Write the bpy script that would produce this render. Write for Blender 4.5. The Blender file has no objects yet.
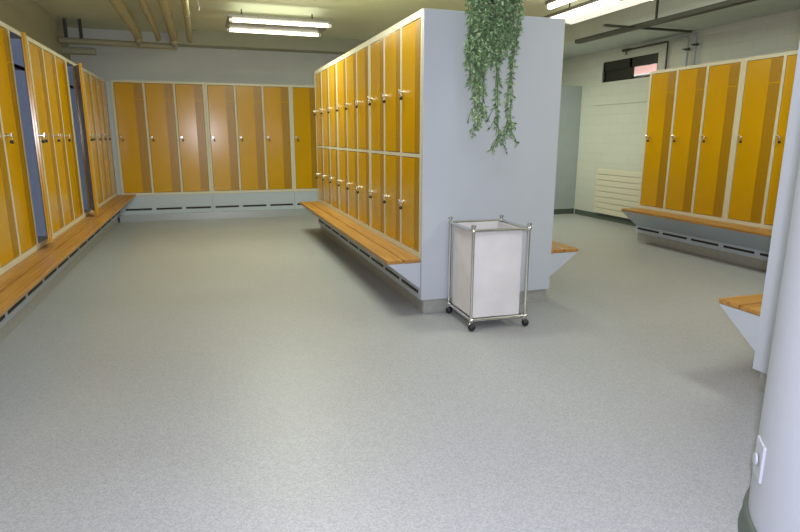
import bpy, bmesh, math, random
from mathutils import Vector, Matrix
random.seed(7)
C = bpy.context.scene.collection
PI = math.pi
R = math.radians

# ------------------------------------------------------------------ materials
def new_mat(name):
    m = bpy.data.materials.new(name); m.use_nodes = True
    nt = m.node_tree; b = nt.nodes['Principled BSDF']
    return m, nt, b

def mat(name, col, rough=0.5, metal=0.0, spec=0.5, coat=0.0, emit=None, estr=0.0, noise=None, bump=None):
    """noise = (scale, amount) multiplies the base colour a little; bump = (scale, strength)"""
    m, nt, b = new_mat(name)
    b.inputs['Base Color'].default_value = (*col, 1)
    b.inputs['Roughness'].default_value = rough
    b.inputs['Metallic'].default_value = metal
    b.inputs['Specular IOR Level'].default_value = spec
    b.inputs['Coat Weight'].default_value = coat
    if emit:
        b.inputs['Emission Color'].default_value = (*emit, 1)
        b.inputs['Emission Strength'].default_value = estr
    tc = nt.nodes.new('ShaderNodeTexCoord')
    if noise:
        n = nt.nodes.new('ShaderNodeTexNoise'); n.inputs['Scale'].default_value = noise[0]
        n.inputs['Detail'].default_value = 4
        nt.links.new(tc.outputs['Object'], n.inputs['Vector'])
        r = nt.nodes.new('ShaderNodeValToRGB')
        a = noise[1]
        r.color_ramp.elements[0].position = 0.3; r.color_ramp.elements[1].position = 0.7
        r.color_ramp.elements[0].color = (*[c*(1-a) for c in col], 1)
        r.color_ramp.elements[1].color = (*[min(1, c*(1+a)) for c in col], 1)
        nt.links.new(n.outputs['Fac'], r.inputs['Fac'])
        nt.links.new(r.outputs['Color'], b.inputs['Base Color'])
    if bump:
        n2 = nt.nodes.new('ShaderNodeTexNoise'); n2.inputs['Scale'].default_value = bump[0]
        nt.links.new(tc.outputs['Object'], n2.inputs['Vector'])
        bp = nt.nodes.new('ShaderNodeBump'); bp.inputs['Strength'].default_value = bump[1]
        bp.inputs['Distance'].default_value = 0.01
        nt.links.new(n2.outputs['Fac'], bp.inputs['Height'])
        nt.links.new(bp.outputs['Normal'], b.inputs['Normal'])
    return m

def wood_mat(name, c1, c2, axis='X'):
    m, nt, b = new_mat(name)
    tc = nt.nodes.new('ShaderNodeTexCoord'); mp = nt.nodes.new('ShaderNodeMapping')
    mp.inputs['Scale'].default_value = (1.2, 28, 28)
    nt.links.new(tc.outputs['Object'], mp.inputs['Vector'])
    n = nt.nodes.new('ShaderNodeTexNoise'); n.inputs['Scale'].default_value = 1.6; n.inputs['Detail'].default_value = 6
    nt.links.new(mp.outputs['Vector'], n.inputs['Vector'])
    r = nt.nodes.new('ShaderNodeValToRGB')
    r.color_ramp.elements[0].position = .32; r.color_ramp.elements[1].position = .68
    r.color_ramp.elements[0].color = (*c1, 1); r.color_ramp.elements[1].color = (*c2, 1)
    nt.links.new(n.outputs['Fac'], r.inputs['Fac']); nt.links.new(r.outputs['Color'], b.inputs['Base Color'])
    b.inputs['Roughness'].default_value = .38
    return m

def floor_mat():
    m, nt, b = new_mat('speckled_linoleum')
    tc = nt.nodes.new('ShaderNodeTexCoord')
    def tex(scale, lo, hi, c0, c1, detail=2):
        n = nt.nodes.new('ShaderNodeTexNoise'); n.inputs['Scale'].default_value = scale; n.inputs['Detail'].default_value = detail
        nt.links.new(tc.outputs['Object'], n.inputs['Vector'])
        r = nt.nodes.new('ShaderNodeValToRGB')
        r.color_ramp.elements[0].position = lo; r.color_ramp.elements[1].position = hi
        r.color_ramp.elements[0].color = (*c0, 1); r.color_ramp.elements[1].color = (*c1, 1)
        nt.links.new(n.outputs['Fac'], r.inputs['Fac']); return r
    sn = nt.nodes.new('ShaderNodeVectorMath'); sn.operation = 'SNAP'; sn.inputs[1].default_value = (.0048, .0048, 10)
    wob = nt.nodes.new('ShaderNodeTexNoise'); wob.inputs['Scale'].default_value = 260
    wad = nt.nodes.new('ShaderNodeVectorMath'); wad.operation = 'MULTIPLY_ADD'; wad.inputs[1].default_value = (.009, .009, 0)
    nt.links.new(tc.outputs['Object'], wob.inputs['Vector']); nt.links.new(wob.outputs['Color'], wad.inputs[0])
    nt.links.new(tc.outputs['Object'], wad.inputs[2]); nt.links.new(wad.outputs[0], sn.inputs[0])
    wn = nt.nodes.new('ShaderNodeTexWhiteNoise'); wn.noise_dimensions = '2D'
    nt.links.new(sn.outputs[0], wn.inputs['Vector'])
    a = nt.nodes.new('ShaderNodeValToRGB'); a.color_ramp.elements[0].color = (*FLOOR_DARK, 1); a.color_ramp.elements[1].color = (*FLOOR_LIGHT, 1)
    nt.links.new(wn.outputs['Value'], a.inputs['Fac'])
    d = tex(0.9, .3, .7, (.93, .93, .93), (1, 1, 1), 4)
    mx = nt.nodes.new('ShaderNodeMixRGB'); mx.blend_type = 'MULTIPLY'; mx.inputs['Fac'].default_value = 1
    nt.links.new(a.outputs['Color'], mx.inputs['Color1']); nt.links.new(d.outputs['Color'], mx.inputs['Color2'])
    nt.links.new(mx.outputs['Color'], b.inputs['Base Color'])
    b.inputs['Roughness'].default_value = .42
    b.inputs['Specular IOR Level'].default_value = .35
    return m

def block_mat(name, col, dark):
    """painted blockwork: faint joints, small bump"""
    m, nt, b = new_mat(name)
    tc = nt.nodes.new('ShaderNodeTexCoord'); sp = nt.nodes.new('ShaderNodeSeparateXYZ'); cb = nt.nodes.new('ShaderNodeCombineXYZ')
    nt.links.new(tc.outputs['Object'], sp.inputs[0])
    nt.links.new(sp.outputs['Y'], cb.inputs['X']); nt.links.new(sp.outputs['Z'], cb.inputs['Y'])
    br = nt.nodes.new('ShaderNodeTexBrick')
    br.inputs['Scale'].default_value = 1.0
    br.inputs['Brick Width'].default_value = .30; br.inputs['Row Height'].default_value = .15
    br.inputs['Mortar Size'].default_value = .006; br.inputs['Mortar Smooth'].default_value = .5
    br.inputs['Color1'].default_value = (*col, 1); br.inputs['Color2'].default_value = (*[c*.965 for c in col], 1)
    br.inputs['Mortar'].default_value = (*dark, 1)
    nt.links.new(cb.outputs[0], br.inputs['Vector']); nt.links.new(br.outputs['Color'], b.inputs['Base Color'])
    bp = nt.nodes.new('ShaderNodeBump'); bp.inputs['Strength'].default_value = .3; bp.inputs['Distance'].default_value = .006; bp.invert = True
    nt.links.new(br.outputs['Fac'], bp.inputs['Height']); nt.links.new(bp.outputs['Normal'], b.inputs['Normal'])
    b.inputs['Roughness'].default_value = .6
    return m

def perforated_mat(base, hole):
    m, nt, b = new_mat('perforated_yellow_steel')
    tc = nt.nodes.new('ShaderNodeTexCoord'); mp = nt.nodes.new('ShaderNodeMapping')
    mp.inputs['Scale'].default_value = (95, 0, 95)
    nt.links.new(tc.outputs['Object'], mp.inputs['Vector'])
    v = nt.nodes.new('ShaderNodeTexVoronoi'); v.inputs['Scale'].default_value = 1; v.inputs['Randomness'].default_value = 0
    nt.links.new(mp.outputs['Vector'], v.inputs['Vector'])
    r = nt.nodes.new('ShaderNodeValToRGB'); r.color_ramp.interpolation = 'LINEAR'
    r.color_ramp.elements[0].position = .28; r.color_ramp.elements[1].position = .36
    r.color_ramp.elements[0].color = (*hole, 1); r.color_ramp.elements[1].color = (*base, 1)
    nt.links.new(v.outputs['Distance'], r.inputs['Fac']); nt.links.new(r.outputs['Color'], b.inputs['Base Color'])
    b.inputs['Roughness'].default_value = .3
    return m

def leaf_mat():
    m, nt, b = new_mat('trailing_leaves')
    tc = nt.nodes.new('ShaderNodeTexCoord')
    n = nt.nodes.new('ShaderNodeTexNoise'); n.inputs['Scale'].default_value = 45; n.inputs['Detail'].default_value = 2
    nt.links.new(tc.outputs['Object'], n.inputs['Vector'])
    r = nt.nodes.new('ShaderNodeValToRGB')
    r.color_ramp.elements[0].position = .3; r.color_ramp.elements[1].position = .72
    r.color_ramp.elements[0].color = (.04, .105, .05, 1); r.color_ramp.elements[1].color = (.46, .56, .33, 1)
    e = r.color_ramp.elements.new(.5); e.color = (.15, .27, .12, 1)
    nt.links.new(n.outputs['Fac'], r.inputs['Fac']); nt.links.new(r.outputs['Color'], b.inputs['Base Color'])
    b.inputs['Roughness'].default_value = .5
    return m

FLOOR_DARK = (.275, .285, .295); FLOOR_LIGHT = (.385, .39, .40)
YEL = (.53, .285, .001)
M = dict(
    yellow=mat('yellow_enamelled_steel', YEL, .2, spec=.45, noise=(2.5, .05)),
    perf=perforated_mat((.38, .20, .001), (.25, .125, .001)),
    frame=mat('pale_grey_frame', (.58, .55, .42), .4),
    inside=mat('blue_grey_interior', (.40, .50, .66), .5),
    dark=mat('black_gap', (.012, .012, .012), .6),
    panel=mat('white_laminate', (.46, .495, .545), .45, bump=(300, .05)),
    apron=mat('blue_grey_steel', (.41, .47, .54), .35),
    kick=mat('brushed_plinth', (.36, .365, .34), .35, metal=.25, noise=(30, .08)),
    backkick=mat('shiny_plinth', (.40, .43, .45), .25, metal=.35),
    wood=wood_mat('varnished_beech', (.30, .14, .025), (.46, .24, .06)),
    chrome=mat('chrome', (.70, .70, .66), .22, metal=1),
    black=mat('black_rubber', (.012, .012, .014), .5),
    cloth=mat('white_canvas', (.66, .64, .64), .85, bump=(140, .25), noise=(6, .05)),
    backwall=mat('white_plaster', (.62, .66, .66), .7, noise=(3, .03), bump=(60, .08)),
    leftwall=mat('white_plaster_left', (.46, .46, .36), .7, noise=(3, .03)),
    rightwall=block_mat('cream_painted_blocks', (.51, .535, .49), (.465, .485, .44)),
    ceiling=mat('ceiling_paint', (.70, .71, .53), .8, noise=(2, .04)),
    soffit=mat('grey_green_paint', (.42, .43, .33), .7, noise=(4, .04)),
    rsoffit=mat('blue_green_paint', (.58, .64, .61), .7, noise=(4, .04)),
    pipe=mat('beige_pipe_lagging', (.44, .41, .26), .6, noise=(12, .07)),
    pipe2=mat('grey_green_pipe', (.36, .36, .26), .5),
    iron=mat('dark_iron', (.04, .045, .035), .5),
    bluepipe=mat('pale_blue_pipe', (.34, .39, .40), .45),
    base=mat('dark_green_grey_vinyl', (.07, .09, .078), .5),
    partition=mat('grey_green_board', (.34, .39, .41), .5, noise=(5, .04)),
    radiator=mat('cream_radiator', (.58, .56, .46), .4),
    housing=mat('white_lamp_housing', (.78, .78, .74), .4),
    reflector=mat('lit_white_reflector', (.8, .8, .76), .4, emit=(1, .97, .84), estr=.75),  # emission imitates the tube's light falling on the reflector
    greyhousing=mat('grey_lamp_tray', (.20, .20, .185), .5),
    tube=mat('lit_tube', (1, 1, 1), .4, emit=(1, .95, .74), estr=6.5),
    winframe=mat('dark_window_frame', (.018, .018, .014), .4),
    pink=mat('pink_render_outside', (.62, .38, .34), .8),
    sill=mat('white_sill', (.80, .82, .84), .5),
    leaf=leaf_mat(),
    stem=mat('vine_stem', (.10, .14, .05), .6),
    pot=mat('dark_plastic_pot', (.02, .024, .018), .45),
    plate=mat('white_plastic', (.42, .435, .49), .3),
    column=mat('white_column_paint', (.40, .42, .475), .55, bump=(180, .06)),
)
glass, gnt, gb = new_mat('window_glass')
gb.inputs['Transmission Weight'].default_value = 1; gb.inputs['Roughness'].default_value = 0; gb.inputs['IOR'].default_value = 1.05
M['glass'] = glass

# ------------------------------------------------------------------ mesh helpers
class MB:
    def __init__(s): s.v = []; s.f = []; s.mi = []; s.sm = []
    def add(s, vs, fs, mi=0, smooth=False):
        o = len(s.v); s.v += [tuple(p) for p in vs]
        for f in fs: s.f.append([i+o for i in f]); s.mi.append(mi); s.sm.append(smooth)
        return s
    def box(s, a, b, mi=0):
        x0, x1 = sorted((a[0], b[0])); y0, y1 = sorted((a[1], b[1])); z0, z1 = sorted((a[2], b[2]))
        return s.add([(x0,y0,z0),(x1,y0,z0),(x1,y1,z0),(x0,y1,z0),(x0,y0,z1),(x1,y0,z1),(x1,y1,z1),(x0,y1,z1)],
                     [(0,3,2,1),(4,5,6,7),(0,1,5,4),(1,2,6,5),(2,3,7,6),(3,0,4,7)], mi)
    def bbox(s, a, b, r=.004, mi=0):
        """box with bevelled edges"""
        bm = bmesh.new()
        t = MB().box(a, b); vs = [bm.verts.new(p) for p in t.v]
        for f in t.f: bm.faces.new([vs[i] for i in f])
        bmesh.ops.bevel(bm, geom=bm.edges[:], offset=r, segments=2, affect='EDGES', profile=.5)
        bm.verts.index_update()
        s.add([v.co[:] for v in bm.verts], [[v.index for v in f.verts] for f in bm.faces], mi)
        bm.free(); return s
    def prism(s, poly, lo, hi, axis, mi=0):
        """poly in the two other axes, extruded along axis"""
        def p3(p, t):
            if axis == 'x': return (t, p[0], p[1])
            if axis == 'y': return (p[0], t, p[1])
            return (p[0], p[1], t)
        n = len(poly)
        vs = [p3(p, lo) for p in poly] + [p3(p, hi) for p in poly]
        fs = [list(range(n))[::-1], list(range(n, 2*n))] + [[i, (i+1) % n, n+(i+1) % n, n+i] for i in range(n)]
        return s.add(vs, fs, mi)
    def tube(s, pts, r, n=10, mi=0, caps=True, r2=None):
        pts = [Vector(p) for p in pts]; rings = []
        prev = None
        for i, p in enumerate(pts):
            if i == 0: t = pts[1]-p
            elif i == len(pts)-1: t = p-pts[i-1]
            else: t = (pts[i+1]-p).normalized() + (p-pts[i-1]).normalized()
            t.normalize()
            if prev is None:
                u = t.orthogonal().normalized()
            else:
                u = (prev - t*prev.dot(t)).normalized()
            prev = u; w = t.cross(u)
            rr = r if r2 is None else r+(r2-r)*i/(len(pts)-1)
            rings.append([p+u*math.cos(2*PI*k/n)*rr+w*math.sin(2*PI*k/n)*rr for k in range(n)])
        vs = [q for ring in rings for q in ring]; fs = []
        for i in range(len(rings)-1):
            for k in range(n): fs.append([i*n+k, i*n+(k+1) % n, (i+1)*n+(k+1) % n, (i+1)*n+k])
        s.add(vs, fs, mi, True)
        if caps:
            m = len(rings)-1
            s.add(rings[0], [list(range(n))[::-1]], mi); s.add(rings[m], [list(range(n))], mi)
        return s
    def ball(s, c, r, mi=0, n=12, m=8, sz=1):
        vs = []; fs = []
        for i in range(1, m):
            a = PI*i/m
            for k in range(n):
                b = 2*PI*k/n
                vs.append((c[0]+r*math.sin(a)*math.cos(b), c[1]+r*math.sin(a)*math.sin(b), c[2]+r*math.cos(a)*sz))
        vs.append((c[0], c[1], c[2]+r*sz)); vs.append((c[0], c[1], c[2]-r*sz))
        T = len(vs)-2; B = T+1
        for k in range(n):
            fs.append([T, k, (k+1) % n]); fs.append([B, (m-2)*n+(k+1) % n, (m-2)*n+k])
        for i in range(m-2):
            for k in range(n): fs.append([i*n+k, (i+1)*n+k, (i+1)*n+(k+1) % n, i*n+(k+1) % n])
        return s.add(vs, fs, mi, True)
    def mesh(s, name, mats):
        me = bpy.data.meshes.new(name); me.from_pydata(s.v, [], s.f)
        for m in (mats if isinstance(mats, (list, tuple)) else [mats]): me.materials.append(m)
        me.polygons.foreach_set('material_index', s.mi); me.polygons.foreach_set('use_smooth', s.sm)
        me.update(); return me
    def build(s, name, mats, parent=None, loc=(0,0,0), rz=0):
        return link(name, s.mesh(name, mats), parent, loc, rz)

def link(name, data, parent=None, loc=(0,0,0), rz=0):
    o = bpy.data.objects.new(name, data); C.objects.link(o)
    o.location = loc; o.rotation_euler = (0, 0, rz)
    if parent: o.parent = parent
    return o
def tag(o, label, cat, group=None):
    o['label'] = label; o['category'] = cat
    if group: o['group'] = group
    return o
def thing(name, label, cat, loc=(0,0,0), rz=0, group=None):
    return tag(link(name, None, None, loc, rz), label, cat, group)
def struct(name, mb, m):
    o = mb.build(name, m); o['kind'] = 'structure'; return o
def copy_tree(o, parent=None):
    c = o.copy(); C.objects.link(c)
    if parent: c.parent = parent
    for ch in list(o.children): copy_tree(ch, c)
    return c

# ------------------------------------------------------------------ measurements (metres)
XL, YB, XR = -1.31, 9.884, 5.253           # locker fronts: left, back, right
ILX, IRX, IY0, IY1 = 1.472, 2.576, 3.913, 8.07
HB, KZ = .419, .106                          # bench height, plinth height
ZI, ZS = 2.150, 2.103                        # island top, single tier top
WL, WB, WR = -1.83, 10.384, 6.07             # walls
CEIL = 2.90
YF = -3.2                                    # wall behind the camera

# ------------------------------------------------------------------ setting
struct('floor', MB().box((WL-.1, YF-.1, -.1), (WR+.1, WB+.1, 0)), floor_mat())
struct('ceiling', MB().box((WL-.1, YF-.1, CEIL), (WR+.1, WB+.1, CEIL+.1)), M['ceiling'])
struct('wall_left', MB().box((WL-.1, YF-.1, 0), (WL, WB+.1, CEIL)), M['leftwall'])
struct('wall_back', MB().box((WL, WB, 0), (WR+.1, WB+.1, CEIL)), M['backwall'])
struct('wall_front', MB().box((WL, YF-.1, 0), (WR+.1, YF, CEIL)), M['backwall'])
# right wall with the window opening
wy0, wy1, wz0, wz1 = 6.90, 8.10, 2.145, 2.452
w = MB()
w.box((WR, YF, 0), (WR+.2, WB, wz0)); w.box((WR, YF, wz1), (WR+.2, WB, CEIL))
w.box((WR, YF, wz0), (WR+.2, wy0, wz1)); w.box((WR, wy1, wz0), (WR+.2, WB, wz1))
struct('wall_right', w, M['rightwall'])
# window
win = link('window_1', None); win['kind'] = 'structure'; win.location = (WR+.06, (wy0+wy1)/2, wz0)
def lw(a): return (a[0]-win.location.x, a[1]-win.location.y, a[2]-win.location.z)
fx0, fx1 = WR+.02, WR+.07
f = MB()
f.box(lw((fx0, wy0, wz0)), lw((fx1, wy1, wz0+.012))); f.box(lw((fx0, wy0, wz1-.135)), lw((fx1, wy1, wz1)))
f.box(lw((fx0, wy0, wz0)), lw((fx1, wy0+.03, wz1))); f.box(lw((fx0, wy1-.03, wz0)), lw((fx1, wy1, wz1)))
f.box(lw((fx0, 7.45, wz0)), lw((fx1, 7.50, wz1)))
f.build('window_frame', M['winframe'], win)
MB().box(lw((WR+.045, 7.50, wz0+.012)), lw((WR+.055, wy1-.03, wz1-.135))).build('dark_pane', M['winframe'], win)
MB().box(lw((WR+.045, wy0+.03, wz0+.012)), lw((WR+.049, 7.45, wz1-.135))).build('window_pane', M['glass'], win)
MB().box(lw((WR+.075, wy0, wz0-.02)), lw((WR+.26, wy1, wz0+.045))).build('window_sill', M['sill'], win)
sh = MB()                                    # light well outside
sh.box((WR+.75, 5.2, 1.6), (WR+.80, 9.5, 3.4))
struct('wall_outside', sh, M['pink'])
struct('trim_4', MB().box((WR+.70, 5.2, 1.6), (WR+.75, 9.5, 2.30)), M['sill'])
# baseboards
struct('baseboard_right', MB().bbox((WR-.014, 4.0, 0), (WR, 8.56, .085), .003), M['base'])
# soffits
struct('trim_1', MB().box((-.36, 10.06, 2.695), (WR, WB, CEIL)), M['soffit'])
struct('trim_2', MB().box((5.15, YF, 2.635), (WR, 10.06, CEIL)), M['rsoffit'])
# ledge line in the blockwork
struct('trim_3', MB().bbox((WR-.012, 6.9, 1.80), (WR, 8.25, 1.825), .003), M['rightwall'])

# ------------------------------------------------------------------ lockers
DOOR = {}
def door_meshes(wd, h, tall):
    k = (round(wd, 4), round(h, 4))
    if k in DOOR: return DOOR[k]
    t = .018
    d = MB().bbox((0, 0, 0), (wd, t, h), .0035)
    # return edges behind the leaf
    d.box((.004, t, .006), (.008, t+.012, h-.006)); d.box((wd-.008, t, .006), (wd-.004, t+.012, h-.006))
    p = MB()
    x0, x1 = wd*.69, wd-.004
    if tall:
        zs = h*.856
        p.box((x0, -.0012, .008), (x1, .002, zs-.006)); p.box((x0, -.0012, zs+.006), (x1, .002, h-.008))
    else:
        p.box((x0+wd*.05, -.0012, .008), (x1, .002, h-.008))
    zl = .845 if tall else h*.49
    L = MB()
    lx = .032
    n = 14
    L.tube([(lx, 0, zl), (lx, -.006, zl)], .015, n, 0)             # rose
    L.tube([(lx, -.006, zl), (lx, -.032, zl)], .009, n, 0)         # stem
    L.bbox((lx-.008, -.042, zl-.010), (lx+.022, -.030, zl+.020), .004, 0)   # twist lever
    L.tube([(lx+.024, -.034, zl-.012), (lx+.024, -.026, zl-.035)], .004, 8, 0)
    L.ball((lx+.026, -.026, zl-.045), .014, 1)                      # dark key tag / padlock
    DOOR[k] = (d.mesh('door', M['yellow']), p.mesh('perforated_strip', M['perf']), L.mesh('lock', [M['chrome'], M['black']]))
    return DOOR[k]

BODY = {}
def locker_unit(label, W, D, H, tiers, loc, rz, open_cols={}, group=None, ncol=3, endgap=0):
    """local: x left to right as seen from the front, y into the locker, z up"""
    u = thing('locker_unit', label, 'locker', loc, rz, group)
    po, pi_, top, bot, mid = .034, .030, .034, .040, .026; LOW = .698
    cw = (W - 2*po - (ncol-1)*pi_)/ncol
    xs = [po+i*(cw+pi_) for i in range(ncol)]
    key = (W, D, H, tiers)
    if key not in BODY:
        b = MB()
        b.box((0, 0, 0), (po, D, H)); b.box((W-po, 0, 0), (W, D, H))
        for i in range(ncol-1): b.box((xs[i]+cw, 0, bot), (xs[i]+cw+pi_, .03, H-top)); b.box((xs[i]+cw+.011, .03, bot), (xs[i]+cw+.019, D-.02, H-top))
        b.box((po, 0, 0), (W-po, D, bot)); b.box((po, 0, H-top), (W-po, D, H)); b.box((po, D-.02, bot), (W-po, D, H-top), 1)
        if tiers == 2:
            zm = LOW+bot
            for x in xs: b.box((x, 0, zm), (x+cw, .035, zm+mid)); b.box((x+.0, .035, zm), (x+cw, D-.02, zm+.01))
        BODY[key] = b.mesh('cabinet_body', [M['frame'], M['inside']])
    link('cabinet_body', BODY[key], u)
    for t in range(tiers):
        if tiers == 1: z0, h = bot, H-bot-top
        else:
            z0, h = (bot, LOW) if t == 0 else (bot+LOW+mid, H-bot-top-mid-LOW)
        g = .004
        dm, pm, lm = door_meshes(cw-2*g, h-2*g, tiers == 1)
        for i, x in enumerate(xs):
            ang = open_cols.get(i, 0)
            # hinge on the right: rotate the door about its right edge
            if ang:
                wd = cw-2*g
                hx = x+g+wd
                px = hx - wd*math.cos(R(ang)); py = -.006 - wd*math.sin(R(ang))
                d = link('door', dm, u, (px, py, z0+g), R(ang))
                d['label'] = 'yellow door standing ajar'
                s = MB(); zs = z0+h*.856
                s.box((x, .04, zs-.012), (x+cw, D-.02, zs+.012), 0); s.box((x, .036, zs-.014), (x+cw, .04, zs+.014), 1)
                s.build('hat_shelf', [M['inside'], M['dark']], u)
                s = MB(); s.box((x-.0, .024, bot), (x+.003, D-.02, H-top)); s.box((x+cw-.003, .024, bot), (x+cw, D-.02, H-top))
                s.build('inner_lining', M['inside'], u)
            else:
                d = link('door', dm, u, (x+g, .002, z0+g), 0)
            link('perforated_strip', pm, d); link('lock', lm, d)
    return u

def locker_bench(name, label, L, D, loc, rz, seat=.256, slots=None, brackets=(True, True), kickmat='kick', cat='bench', group=None):
    """local: x along the front, y=0 the locker front, -y toward the room"""
    b = thing(name, label, cat, loc, rz, group)
    MB().box((.02 if seat else 0, .022 if seat else -.07, 0), (L-.02 if seat else L+.003, D, KZ)).build('plinth', M[kickmat], b)
    a = MB()
    if seat:
        zt = HB-.030
        prof = [(-seat+.012, zt), (-seat+.012, zt-.004), (-.002, .195), (-.002, KZ), (.016, KZ), (.016, zt)]
        a.prism(prof, .021, L-.021, 'x')
        a.box((.021, .016, KZ), (L-.021, D, HB-.002))
        zs0, zs1, ys = .146, .170, -.004
    else:
        a.box((0, 0, KZ), (L, D, HBB-.002))
        zs0, zs1, ys = .165, .195, -.0015
    for x0, x1 in slots or []: a.box((x0, ys, zs0), (x1, .004, zs1), 1)
    a.build('apron_panel', [M['apron'], M['dark']], b)
    if seat:
        pw = (seat-.010)/2
        for k in range(2):
            y0 = -seat+k*(pw+.010)
            MB().bbox((0, y0, HB-.028), (L, y0+pw, HB), .004).build('seat_plank', M['wood'], b)
        for k, e in enumerate(brackets):
            if e:
                x = 0 if k == 0 else L-.02
                MB().prism([(-seat+.004, HB-.029), (-.001, .190), (-.001, KZ), (.02, KZ), (.02, HB-.029)], x, x+.02, 'x').build('end_bracket', M['panel'], b)
    return b

def slot_list(bounds, cols=3, inset=.032):
    out = []
    for a, b in bounds:
        w = (b-a)/cols
        out += [(a+i*w+inset, a+(i+1)*w-inset) for i in range(cols)]
    return out

# --- left row (front faces +X): local x axis = +Y  -> rz = 90deg, local y = -X
left_units = [
    (2.84, 4.28, 'yellow three-door locker unit standing at the near end of the left-hand row', {}),
    (4.28, 5.72, 'yellow locker unit on left-hand bench with the nearer ajar door, blue-grey inside showing', {2: 12.5}),
    (5.72, 7.16, 'yellow locker unit with all doors shut, between the two ajar doors of left-hand row', {}),
    (7.16, 8.58, 'yellow locker unit on left-hand bench with the farther ajar door, past the shut unit', {0: 18}),
    (8.58, 9.88, 'yellow locker unit with shut doors filling the far left corner of the room', {}),
]
for a, b, lab, op in left_units:
    locker_unit(lab, round(b-a-.002, 4), .5, ZS-HB, 1, (XL, a, HB), R(90), op, 'single-tier yellow locker units')
locker_bench('wall_bench', 'long wooden locker bench with slotted steel apron along the left wall', YB-2.84, .5, (XL, 2.84, 0), R(90),
             slots=slot_list([(a-2.84, b-2.84) for a, b, _, _ in left_units]), brackets=(True, False))
# corner filler between left and back rows
cf = MB(); cf.box((XL+.002, YB+.012, HB-.003), (-1.253, YB+.03, ZS)); cf.box((XL-.0, YB-.0, HB), (XL+.02, YB+.012, ZS-.01))
tag(cf.build('corner_filler', M['apron']), 'narrow blue-grey filler panel closing the corner between left and back lockers', 'panel')

# --- back row (front faces -Y)
bx = [-1.250, .078, 1.406, 2.734]
HBB = .398                                   # the back row stands a little lower
back_lab = ['yellow three-door locker unit on the back wall, next to the left corner',
            'yellow three-door locker unit in the middle of the back wall, below the ceiling light',
            'yellow locker unit on the back wall, mostly hidden behind the locker island']
for i in range(3):
    locker_unit(back_lab[i], 1.326, .49, 2.122-HBB, 1, (bx[i], YB, HBB), 0, {}, 'single-tier yellow locker units')
for i in range(3):
    x0 = bx[i] if i else XL+.003
    L = bx[i+1]-.003-x0
    sl = [(bx[i]-x0+p, bx[i]-x0+q) for p, q in slot_list([(0, 1.33)])]
    sl = [(max(p, .04), q) for p, q in sl]
    labs = ['blue-grey slotted plinth under the back wall lockers, at the left corner',
            'blue-grey slotted plinth under the middle back wall lockers',
            'blue-grey slotted plinth under the back wall lockers, beside the far end of the island']
    locker_bench('locker_plinth', labs[i], L, .49, (x0, YB, 0), 0, seat=0, slots=sl, kickmat='backkick', cat='plinth', group='plinths of the back lockers')

# --- right row (front faces -X): local x = -Y
ru = [(6.085, 'yellow three-door locker unit on right-hand wall, the one next to the radiator'),
      (4.753, 'yellow locker unit on right-hand wall, nearer the camera, cut off by the white end panel')]
for y, lab in ru:
    locker_unit(lab, 1.330, .5, ZS-.012-HB, 1, (XR, y, HB), R(-90), {}, 'single-tier yellow locker units')
locker_bench('wall_bench', 'wooden locker bench with blue-grey slotted apron along the right wall', 2.665, .5, (XR, 6.085, 0), R(-90),
             slots=slot_list([(0, 1.33), (1.332, 2.662)]), brackets=(True, True))

# --- island
UW = round((IY1-IY0-.03)/3, 4)
labL = ['two-tier yellow locker unit on left side of island, next to the white end panel',
        'two-tier yellow locker unit in the middle of the left side of the island',
        'two-tier yellow locker unit at the far end of the left side of the island']
labR = ['two-tier yellow locker unit on hidden right side of island, next to the end panel',
        'two-tier yellow locker unit in the middle of the hidden right side of the island',
        'two-tier yellow locker unit at the far end of the hidden right side of the island']
for i in range(3):
    y0 = IY0+.03+i*UW
    locker_unit(labL[i], UW-.002, .548, ZI-HB-.008, 2, (ILX, y0+UW-.001, HB), R(-90), {}, 'two-tier locker units of the island')
    locker_unit(labR[i], UW-.002, .548, ZI-HB-.008, 2, (IRX, y0+.001, HB), R(90), {}, 'two-tier locker units of the island')
LI = IY1-IY0
locker_bench('island_bench', 'long wooden bench with white end bracket on the left side of the locker island', LI-.03, .548, (ILX, IY1, 0), R(-90),
             slots=slot_list([(0, UW), (UW, 2*UW), (2*UW, 3*UW)]))
locker_bench('island_bench', 'short-looking wooden bench end with white bracket on right side of the island', LI-.03, .548, (IRX, IY0+.03, 0), R(90), seat=.275,
             slots=slot_list([(0, UW), (UW, 2*UW), (2*UW, 3*UW)]))
ep = thing('end_panel', 'large white flat panel closing the near end of the locker island', 'panel', ((ILX+IRX)/2, IY0, 0))
hw = (IRX-ILX)/2
MB().bbox((-hw, 0, KZ), (hw, .028, ZI), .002).build('board', M['panel'], ep)
MB().bbox((-hw+.022, .016, 0), (hw-.022, .028, KZ), .001).build('plinth_strip', M['kick'], ep)
# light trim along the top of the island
tp = MB().box((ILX-.001, IY0+.03, ZI-.008), (IRX+.001, IY1, ZI+.004))
tag(tp.build('cover_board', M['frame']), 'thin pale cover board lying along the top of the locker island', 'cover board')

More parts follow.
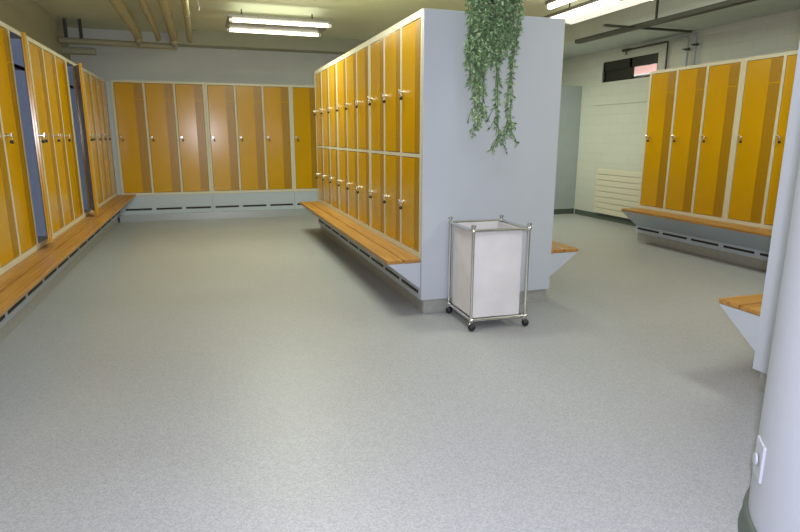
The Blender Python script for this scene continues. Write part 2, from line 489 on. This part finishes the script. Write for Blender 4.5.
# --- second row at right (front faces +Y), only its end panel and bench end show
PX, PY = 2.690, 2.144
MBx = 1.37
locker_unit('two-tier yellow locker unit behind the white end panel near the right edge', MBx, .548, ZI-HB-.008, 2, (PX+.014+MBx, PY, HB), R(180), {})
locker_unit('two-tier yellow locker unit back to back behind the right-edge end panel', MBx, .548, ZI-HB-.008, 2, (PX+.014, PY-1.10, HB), 0, {})
locker_bench('row_bench', 'wooden bench end on white triangular bracket beside the right-edge end panel', MBx, .548, (PX+.014+MBx, PY, 0), R(180), seat=.275,
             slots=slot_list([(0, 1.37)]))
locker_bench('row_bench', 'wooden bench on the hidden near side of the right-edge locker row', MBx, .548, (PX+.014, PY-1.10, 0), 0,
             slots=slot_list([(0, 1.37)]), brackets=(False, True))
e2 = thing('end_panel', 'white end panel of the locker row at the right edge, partly behind the round column', 'panel', (PX, PY-.55, 0))
MB().bbox((0, -.55, KZ), (.012, .55, ZI), .002).build('board', M['panel'], e2)
MB().bbox((.006, -.53, 0), (.012, .505, KZ), .001).build('plinth_strip', M['kick'], e2)

# ------------------------------------------------------------------ round column with socket
CX, CY, CR = 2.013, .909, .50
n = 96
cm = MB().tube([(CX, CY, 0), (CX, CY, CEIL)], CR, n, caps=False)
col = cm.build('round_column', M['column']); tag(col, 'thick round white column at the right edge with dark skirting at its foot', 'column')
sk = []
prof = [(CR+.001, .088), (CR+.010, .086), (CR+.014, .070), (CR+.015, .028), (CR+.018, .010), (CR+.022, 0)]
vs = []; fs = []
for (r_, z) in prof:
    for k in range(n): vs.append((CX+r_*math.cos(2*PI*k/n), CY+r_*math.sin(2*PI*k/n), z))
for i in range(len(prof)-1):
    for k in range(n): fs.append([(i+1)*n+k, (i+1)*n+(k+1) % n, i*n+(k+1) % n, i*n+k])
o = MB().add(vs, fs, 0, True).build('skirting', M['base'], col); o['label'] = 'dark grey-green vinyl skirting'
# socket: angle of the tangent point seen from the camera is ~142.4deg; the plate sits nearer
sa = R(141.3)
so = thing('wall_socket', 'small white socket plate low down on the round column', 'socket', (CX+CR*math.cos(sa), CY+CR*math.sin(sa), .300), sa-PI/2+PI)
p = MB().bbox((-.045, .006, -.062), (.045, -.006, .062), .003); p.build('face_plate', M['plate'], so)
MB().tube([(0, -.010, 0), (0, -.016, 0)], .02, 18).build('socket_insert', M['plate'], so)
so.rotation_euler = (0, 0, sa+PI/2)

# ------------------------------------------------------------------ laundry cart
cart = thing('laundry_cart', 'chrome tube laundry cart on four casters holding a white canvas bag, by the end panel', 'laundry cart', (1.664, 3.449, 0), R(-2.2))
CW, CD = .410, .428
zb, zt, tr = .072, .694, .0105
cor = [(0, 0), (CW, 0), (CW, CD), (0, CD)]
for x, y in cor:
    MB().tube([(x, y, zb), (x, y, zt)], tr, 12).build('post', M['chrome'], cart)
for z, nm in ((zb, 'bottom_rail'), (zt, 'top_rail')):
    for i in range(4):
        a, b = cor[i], cor[(i+1) % 4]
        MB().tube([(*a, z), (*b, z)], tr, 12).build(nm, M['chrome'], cart)
    for x, y in cor:
        m = MB().ball((x, y, z), .018)
        if z == zt:
            m.tube([(x, y, z), (x, y, z+.022)], .010, 10); m.tube([(x, y, z+.024), (x, y, z+.040)], .016, 12)
        m.build('connector_ball', M['chrome'], cart)
for i, (x, y) in enumerate(cor):
    cs = MB().tube([(x, y, zb), (x, y, .048)], .008, 10)
    cs.bbox((x-.016, y-.010, .036), (x+.016, y+.010, .054), .003)
    cs = cs.build('caster', M['chrome'], cart)
    a = [.35, .2, .5, .25][i]; dx, dy = math.cos(a), math.sin(a)
    ox, oy = x+.008*dy, y-.008*dx
    wl = MB()
    wl.ball((ox, oy, .026), .026, 0, 16, 10)
    wl.build('wheel', M['black'], cs)
# canvas bag: open top, slightly bulging sides
bag = MB()
bx0, bx1, by0, by1, bz0, bz1 = .016, CW-.040, .016, CD-.03, .085, zt-.006
N = 10; K = 12
def bagpt(u, v, side, off=0):
    z = bz0+(bz1-bz0)*v
    bul = .006*math.sin(PI*u)*math.sin(PI*v) + .0018*math.sin(9*u+5*v*PI) - off
    if side == 0: return (bx0+(bx1-bx0)*u, by0-bul, z)
    if side == 1: return (bx1+bul, by0+(by1-by0)*u, z)
    if side == 2: return (bx1-(bx1-bx0)*u, by1+bul, z)
    return (bx0-bul, by1-(by1-by0)*u, z)
for off in (0, .006):
    for sd in range(4):
        vs = [bagpt(i/N, j/K, sd, off) for j in range(K+1) for i in range(N+1)]
        fs = [[j*(N+1)+i, j*(N+1)+i+1, (j+1)*(N+1)+i+1, (j+1)*(N+1)+i] for j in range(K) for i in range(N)]
        bag.add(vs, [f if off == 0 else f[::-1] for f in fs], 0, True)
bag.box((bx0, by0, bz0), (bx1, by1, bz0+.004))
# folded hem over the top rim
for a, b in (((bx0, by0), (bx1, by0)), ((bx1, by0), (bx1, by1)), ((bx1, by1), (bx0, by1)), ((bx0, by1), (bx0, by0))):
    bag.tube([(*a, bz1), (*b, bz1)], .0045, 8)
bag.build('canvas_bag', M['cloth'], cart)

# ------------------------------------------------------------------ hanging plant
PXc, PYc = 1.838, 3.60
pl = thing('hanging_plant', 'green trailing plant hanging from the ceiling in front of the white end panel', 'plant', (PXc, PYc, 2.15))
pb = MB()
prof = [(.085, .02), (.10, .0), (.115, .10), (.13, .18), (.138, .185), (.138, .20), (.125, .20), (.12, .17)]
prof = [(.0, .004), (.085, .004), (.098, .02), (.115, .10), (.13, .18), (.138, .185), (.138, .20), (.125, .20), (.118, .17), (0, .17)]
nn = 24; vs = []; fs = []
for r_, z in prof:
    for k in range(nn): vs.append((r_*math.cos(2*PI*k/nn), r_*math.sin(2*PI*k/nn), z))
for i in range(len(prof)-1):
    for k in range(nn): fs.append([i*nn+k, i*nn+(k+1) % nn, (i+1)*nn+(k+1) % nn, (i+1)*nn+k])
pb.add(vs, fs, 0, True); pb.build('pot', M['pot'], pl)
hg = MB()
for k in range(3):
    a = 2*PI*k/3+.4
    hg.tube([(.132*math.cos(a), .132*math.sin(a), .19), (0, 0, .60)], .0025, 6)
hg.tube([(0, 0, .60), (0, 0, CEIL-2.15)], .004, 6)
hg.build('hanger', M['iron'], pl)
def leaf(mb, p, d, L, wd):
    d = d.normalized(); s = d.cross(Vector((random.uniform(-1, 1), random.uniform(-1, 1), random.uniform(-.3, 1)))).normalized()
    nrm = d.cross(s)
    m = p+d*L*.45-nrm*L*.06
    t = p+d*L-nrm*L*.12
    a = m+s*wd+nrm*wd*.35; b = m-s*wd+nrm*wd*.35
    mb.add([p, a, t, b, m], [[0, 1, 4], [1, 2, 4], [2, 3, 4], [3, 0, 4]], 1, False)
def vine(path, dens=1.0, ls=1.0, start=0, name='vine'):
    mb = MB(); mb.tube(path, .0022, 5, 0, False)
    P = [Vector(p) for p in path]
    seg = 0
    for i in range(len(P)-1):
        a, b = P[i], P[i+1]; d = (b-a); L = d.length
        k = max(1, int(L/.0085*dens))
        for j in range(k):
            q = a+d*(j+random.random())/k
            ang = random.uniform(0, 2*PI)
            out = Vector((math.cos(ang), math.sin(ang), random.uniform(-1.5, -.1)))
            leaf(mb, q, out, random.uniform(.026, .050)*ls, random.uniform(.006, .0105)*ls)
    mb.build(name, [M['stem'], M['leaf']], pl)
def trail(x, y, zend, wig=.018, dens=1.0, ls=1.0, fork=0):
    """x, y offsets of the hanging line; from the rim of the pot down to zend (world)"""
    r = math.hypot(x, y) or 1e-3
    ux, uy = x/r, y/r
    rim = .125
    pts = [(ux*.07, uy*.07, .17), (ux*.11, uy*.11, .225), (ux*(rim+.025), uy*(rim+.025), .205)]
    z = .17; ph = random.uniform(0, 6); cx, cy = ux*(rim+.035), uy*(rim+.035)
    end = zend-2.15
    nst = max(3, int((z-end)/.045))
    for i in range(1, nst+1):
        t = i/nst; zz = z+(end-z)*t
        b = min(1, t*2.2)
        px = cx+(x-cx)*b+wig*math.sin(ph+t*7); py = cy+(y-cy)*b+wig*.7*math.cos(ph*1.3+t*6)
        pts.append((px, py, zz))
    vine(pts, dens, ls)
    for k in range(fork):
        i = random.randint(max(3, len(pts)-5), len(pts)-2)
        q = Vector(pts[i]); s = random.choice((-1, 1))
        br = [q]
        dx = s*random.uniform(.012, .024)
        for j in range(4): q = q+Vector((dx*(1-.18*j), random.uniform(-.008, .008), -.026)); br.append(q)
        vine([tuple(b) for b in br], dens*1.0, ls*.9)
# (x offset from plant axis, y offset, end height)
trails = []
for k in range(62):
    x = random.uniform(-.15, .14)
    zend = random.uniform(1.75, 1.88) if random.random() < .7 else random.uniform(1.86, 2.0)
    if x < -.03: zend -= random.uniform(.0, .10)
    trails.append((x, random.uniform(-.11, .11), zend))
for (x, y, ze) in trails: trail(x, y, ze, dens=.8)
for x, ze in ((-.140, 1.58), (-.125, 1.53), (-.115, 1.50), (-.10, 1.54), (-.130, 1.62), (-.085, 1.60), (-.105, 1.47), (-.145, 1.65), (-.095, 1.50)):
    trail(x, random.uniform(-.08, .08), ze, .012, dens=.85)
trail(-.085, -.03, 1.375, .010, .95, 1.05, 4); trail(-.10, .03, 1.42, .012, .6, 1, 1)
trail(.045, -.02, 1.27, .014, .85, 1.05, 5); trail(.050, .02, 1.33, .012, .4, .9, 1); trail(.030, 0, 1.55, .012, .6, 1)
trail(.135, -.03, 1.305, .012, .9, 1.05, 4); trail(.148, .02, 1.36, .012, .6, 1, 2); trail(.125, .0, 1.45, .012, .55); trail(.150, -.02, 1.58, .012, .7)

# ------------------------------------------------------------------ radiator
rad = thing('radiator', 'cream horizontal-tube wall radiator below the window, left of the right-hand lockers', 'radiator', (WR-.002, 7.42, .10))
nt_ = 8
for i in range(nt_):
    z = i*.089
    MB().bbox((-.062, -.56, z+.003), (-.030, .55, z+.087), .008).build('heating_tube', M['radiator'], rad)
for y in (-.50, .50):
    MB().bbox((-.032, y-.03, .01), (-.006, y+.03, .70), .004).build('header', M['radiator'], rad)
    MB().box((-.010, y-.015, .1), (0, y+.015, .14)).build('wall_bracket', M['radiator'], rad)

# ------------------------------------------------------------------ partition
pa = thing('partition_panel', 'grey-green upright partition board at the far right corner, behind the island', 'partition', (5.4, 8.60, 0))
MB().bbox((-.55, 0, .085), (WR-5.4, .04, 2.135), .003).build('board', M['partition'], pa)
MB().bbox((-.55, -.008, 0), (WR-5.4-.015, .04, .09), .003).build('skirting', M['base'], pa)

# ------------------------------------------------------------------ ceiling lights
def tube_part(par, a, b, r=.022):
    a, b = Vector(a), Vector(b); d = (b-a).normalized()
    t = MB().tube([a, b], r, 14).build('fluorescent_tube', M['tube'], par)
    for p, s in ((a, 1), (b, -1)): MB().tube([p-d*s*.025, p+d*s*.012], r+.003, 14).build('tube_cap', M['housing'], par)
lt = thing('ceiling_light', 'twin-tube ceiling light with grey tray in front of the back wall', 'light', (1.02, 8.10, 2.70))
MB().bbox((-.64, -.30, .0), (.64, .30, .035), .006).build('tray', M['greyhousing'], lt)
for y in (-.355, .355):
    MB().bbox((-.64, y-.025, .012), (.64, y+.025, .045), .006).build('tube_carrier', M['greyhousing'], lt)
    tube_part(lt, (-.60, y, -.02), (.60, y, -.02), .021)
for x in (-.45, .45):
    MB().tube([(x, 0, .03), (x, 0, CEIL-2.72)], .008, 8).build('suspension_rod', M['iron'], lt)
# right-hand lights run along the room
l2 = thing('ceiling_light', 'slim tube ceiling light just above the top of the white end panel', 'light', (3.72, 4.9, 2.72))
MB().bbox((-.03, -1.10, .012), (.03, 1.12, .05), .006).build('tube_carrier', M['greyhousing'], l2)
tube_part(l2, (0, -1.06, -.015), (0, 1.08, -.015), .03)
for y in (-.8, .8): MB().tube([(0, y, .04), (0, y, CEIL-2.72)], .008, 8).build('suspension_rod', M['iron'], l2)
l3 = thing('ceiling_light', 'wide ceiling light with bright tube and white side reflector, right of the plant', 'light', (4.16, 5.25, 2.72))
MB().bbox((-.04, -1.4, .012), (.04, 1.5, .05), .006).build('tube_carrier', M['greyhousing'], l3)
tube_part(l3, (0, -1.36, -.015), (0, 0.03, -.015), .034); tube_part(l3, (0, .09, -.015), (0, 1.46, -.015), .034)
rf = MB(); rf.prism([(.06, .04), (.36, -.02), (.375, -.02), (.375, -.008), (.06, .052)], -1.4, 1.5, 'y'); rf.box((.06, .055, -.03), (.375, .065, .04))
rf.build('side_reflector', M['reflector'], l3)
for y in (-.9, 1.0): MB().tube([(0, y, .04), (0, y, CEIL-2.72)], .008, 8).build('suspension_rod', M['iron'], l3)

# ------------------------------------------------------------------ pipes
def pipe(label, pts, r, m, name='ceiling_pipe', cat='pipe', group=None, collars=()):
    o = MB().tube(pts, r, 16).build(name, m); tag(o, label, cat, group)
    return o
for x, y1, r_, lab in ((-.775, 9.45, .055, 'thick beige ceiling pipe, leftmost of the four running to the back wall'),
                       (-.515, 9.45, .035, 'thin beige ceiling pipe, second from left of the four'),
                       (-.300, 9.45, .055, 'thick beige ceiling pipe, third from left of the four'),
                       (-.085, 9.45, .036, 'thin beige ceiling pipe, rightmost of the four, nearest the ceiling light')):
    z = 2.70
    o = MB().tube([(x, YF, z), (x, y1-.1, z), (x, y1-.03, z-.01), (x, y1, z-.035), (x, y1, z-.09 if r_ > .05 else z-.02)], r_, 16)
    o = o.build('ceiling_pipe', M['pipe']); tag(o, lab, 'pipe', 'beige pipes under the ceiling')
    for yy in (5.2, 7.6):
        s = MB().tube([(x, yy, z+r_*.8), (x, yy, CEIL)], .007, 6); s.tube([(x, yy-.012, z), (x, yy+.012, z)], r_+.006, 16)
        s.build('pipe_hanger', M['pipe2'], o)
cp = pipe('grey-green pipe running across the back wall above the left corner lockers', [(-1.80, 9.62, 2.612), (-.27, 9.62, 2.594)], .042, M['pipe2'], 'cross_pipe')
for x in (-.775, -.300):
    cl = MB(); cl.tube([(x-.03, 9.62, 2.601), (x+.03, 9.62, 2.601)], .052, 16); cl.tube([(x, 9.60, 2.60), (x, 9.47, 2.63)], .04, 12)
    cl.build('pipe_collar', M['pipe2'], cp)
for x in (-1.72, -1.53): MB().box((x-.02, 9.60, 2.64), (x+.02, 9.64, CEIL)).build('pipe_hanger', M['iron'], cp)
pipe('short dark pipe under the cross pipe at the far left corner', [(-1.829, 9.85, 2.505), (-1.40, 9.85, 2.505)], .05, M['soffit'], 'stub_pipe')
hk = thing('ceiling_hook', 'tiny white hook hanging from the ceiling between the pipes and the light', 'hook', (.05, 7.62, CEIL))
MB().tube([(0, 0, 0), (0, 0, -.015)], .025, 12).build('rose', M['housing'], hk)
MB().tube([(0, 0, -.012), (0, 0, -.10), (.012, 0, -.13), (0, 0, -.16)], .008, 8).build('hook', M['housing'], hk)

ch = thing('cable_channel', 'dark metal channel running under the ceiling above the right-hand aisle', 'channel', (5.02, 3.6, 2.60))
MB().bbox((-.045, -.8, -.03), (.045, 3.7, .02), .004).build('channel_rail', M['iron'], ch)
for y in (0.2, 2.2): MB().box((-.01, y-.01, .02), (.01, y+.01, CEIL-2.60)).build('channel_hanger', M['iron'], ch)
br = MB().bbox((4.55, 6.10, 2.575), (5.85, 6.14, 2.60), .003)
tag(br.build('cross_bracket', M['iron']), 'thin dark bracket crossing under the channel above the window', 'bracket')
# hanger rods near the island corner
for x, lab in ((4.93, 'short dark threaded rod hanging beside the island top, the left one'), (5.06, 'short dark threaded rod hanging beside the island top, the right one')):
    rd = MB().tube([(x, 7.98, 2.44), (x, 7.98, CEIL)], .010, 8); rd.ball((x, 7.98, 2.44), .022)
    tag(rd.build('hanging_rod', M['iron']), lab, 'rod', 'hanging rods')
# conduit around the window
cd = thing('conduit', 'dark conduit bent around the top right corner of the small window', 'pipe', (WR-.03, 7.52, 2.565))
MB().tube([(0, 0, 0), (0, -.78, 0), (0, -.80, -.005), (0, -.81, -.02), (0, -.81, -.5)], .012, 10).build('conduit_run', M['iron'], cd)
MB().tube([(0, .10, 0), (0, -.06, 0)], .020, 12).tube([(0, .02, 0), (0, .02, -.07)], .010, 8).build('end_valve', M['iron'], cd)
for y0, y1, lab in ((6.58, 6.33, 'pale blue pipe dropping behind the lockers, the one nearer the window'), (7.2, 6.20, 'pale blue pipe dropping behind the lockers, the one farther from the window')):
    zz = 2.565 if y0 < 7 else 2.605
    pp = thing('water_pipe', lab, 'pipe', (WR-.05, y1, zz), 0, 'pale blue water pipes')
    MB().tube([(0, y0-y1, 0), (0, .03, 0), (0, .01, -.008), (0, 0, -.03), (0, 0, -zz)], .014, 10).build('pipe_run', M['bluepipe'], pp)
    v = MB().tube([(0, -.03, -.15), (0, .03, -.15)], .018, 10); v.tube([(0, 0, -.15), (-.05, 0, -.15)], .010, 8); v.tube([(-.05, -.03, -.15), (-.05, .03, -.15)], .008, 8)
    v.build('valve', M['iron'], pp)

# ------------------------------------------------------------------ lights
def area(name, loc, sx, sy, e, col, rot=(0, 0, 0)):
    l = bpy.data.lights.new(name, 'AREA'); l.shape = 'RECTANGLE'; l.size = sx; l.size_y = sy; l.energy = e; l.color = col
    o = bpy.data.objects.new(name, l); C.objects.link(o); o.location = loc; o.rotation_euler = rot; return o
FL = (1, .93, .72)
area('foreground_fill', (1.0, 1.6, 2.82), 1.2, .4, 24, (.86, .86, 1))  # added fill for the foreground, no fixture modelled here
area('rear_fill', (-.6, -1.0, 2.84), 1.2, .4, 25, (.84, .85, 1))  # unseen ambient fill added behind the camera
area('left_aisle_fill', (.95, 4.2, 2.84), .8, .4, 32, (.96, 1, .83))  # added fill above the frame, brightens the left aisle
area('left_rear_fill', (.8, 6.75, 2.84), .9, .35, 70, (.96, 1, .74))  # out-of-frame fill added to brighten the back of the room
area('ceiling_glow_fill', (1.02, 8.10, 2.75), 1.1, .5, 2.5, (.97, 1, .76), (PI, 0, 0))  # added light hidden over the tray, gives the ceiling its glow
area('behind_camera_fill', (1.0, -1.8, 2.82), 1.2, .4, 20, (.86, .86, 1))  # second unseen fill behind the camera, added for ambient light
area('aisle_fill', (4.1, 2.4, 2.82), .4, 1.2, 50, (.96, 1, .85))  # added fill for the near right aisle, out of view
area('aisle_far_fill', (4.1, 7.9, 2.62), .4, .9, 62, (.96, 1, .76))  # added fill hidden by the island, lifts the far right corner
area('light_well_sky', (WR+.45, 7.2, 3.2), .5, 3.0, 60, (1, 1, 1))
fl = bpy.data.lights.new('camera_flash', 'SPOT'); fl.energy = 300; fl.color = (.85, .855, 1); fl.shadow_soft_size = .035
fl.spot_size = R(150); fl.spot_blend = .35
# ------------------------------------------------------------------ camera
cam = bpy.data.cameras.new('camera'); co = bpy.data.objects.new('camera', cam); C.objects.link(co)
cam.sensor_width = 36; cam.lens = 578.3/800*36; cam.clip_start = .05
pit, yaw, rol = R(12.613), R(18.423), R(.124)
F = Vector((math.sin(yaw)*math.cos(pit), math.cos(yaw)*math.cos(pit), -math.sin(pit)))
Rt = Vector((math.cos(yaw), -math.sin(yaw), 0)); U = Rt.cross(F)
R2 = Rt*math.cos(rol)+U*math.sin(rol); U2 = -Rt*math.sin(rol)+U*math.cos(rol)
m = Matrix((R2, U2, -F)).transposed().to_4x4(); m.translation = (0, 0, 1.306)
co.matrix_world = m
bpy.context.scene.camera = co
fo = bpy.data.objects.new('camera_flash', fl); C.objects.link(fo)
fm = m.copy(); fm.translation = (.06, 0, 1.40); fo.matrix_world = fm

wd = bpy.data.worlds.new('world'); bpy.context.scene.world = wd; wd.use_nodes = True
wd.node_tree.nodes['Background'].inputs['Color'].default_value = (.6, .68, .8, 1)
wd.node_tree.nodes['Background'].inputs['Strength'].default_value = .3
vs_ = bpy.context.scene.view_settings
vs_.view_transform = 'Standard'; vs_.look = 'None'; vs_.exposure = 0; vs_.gamma = 1
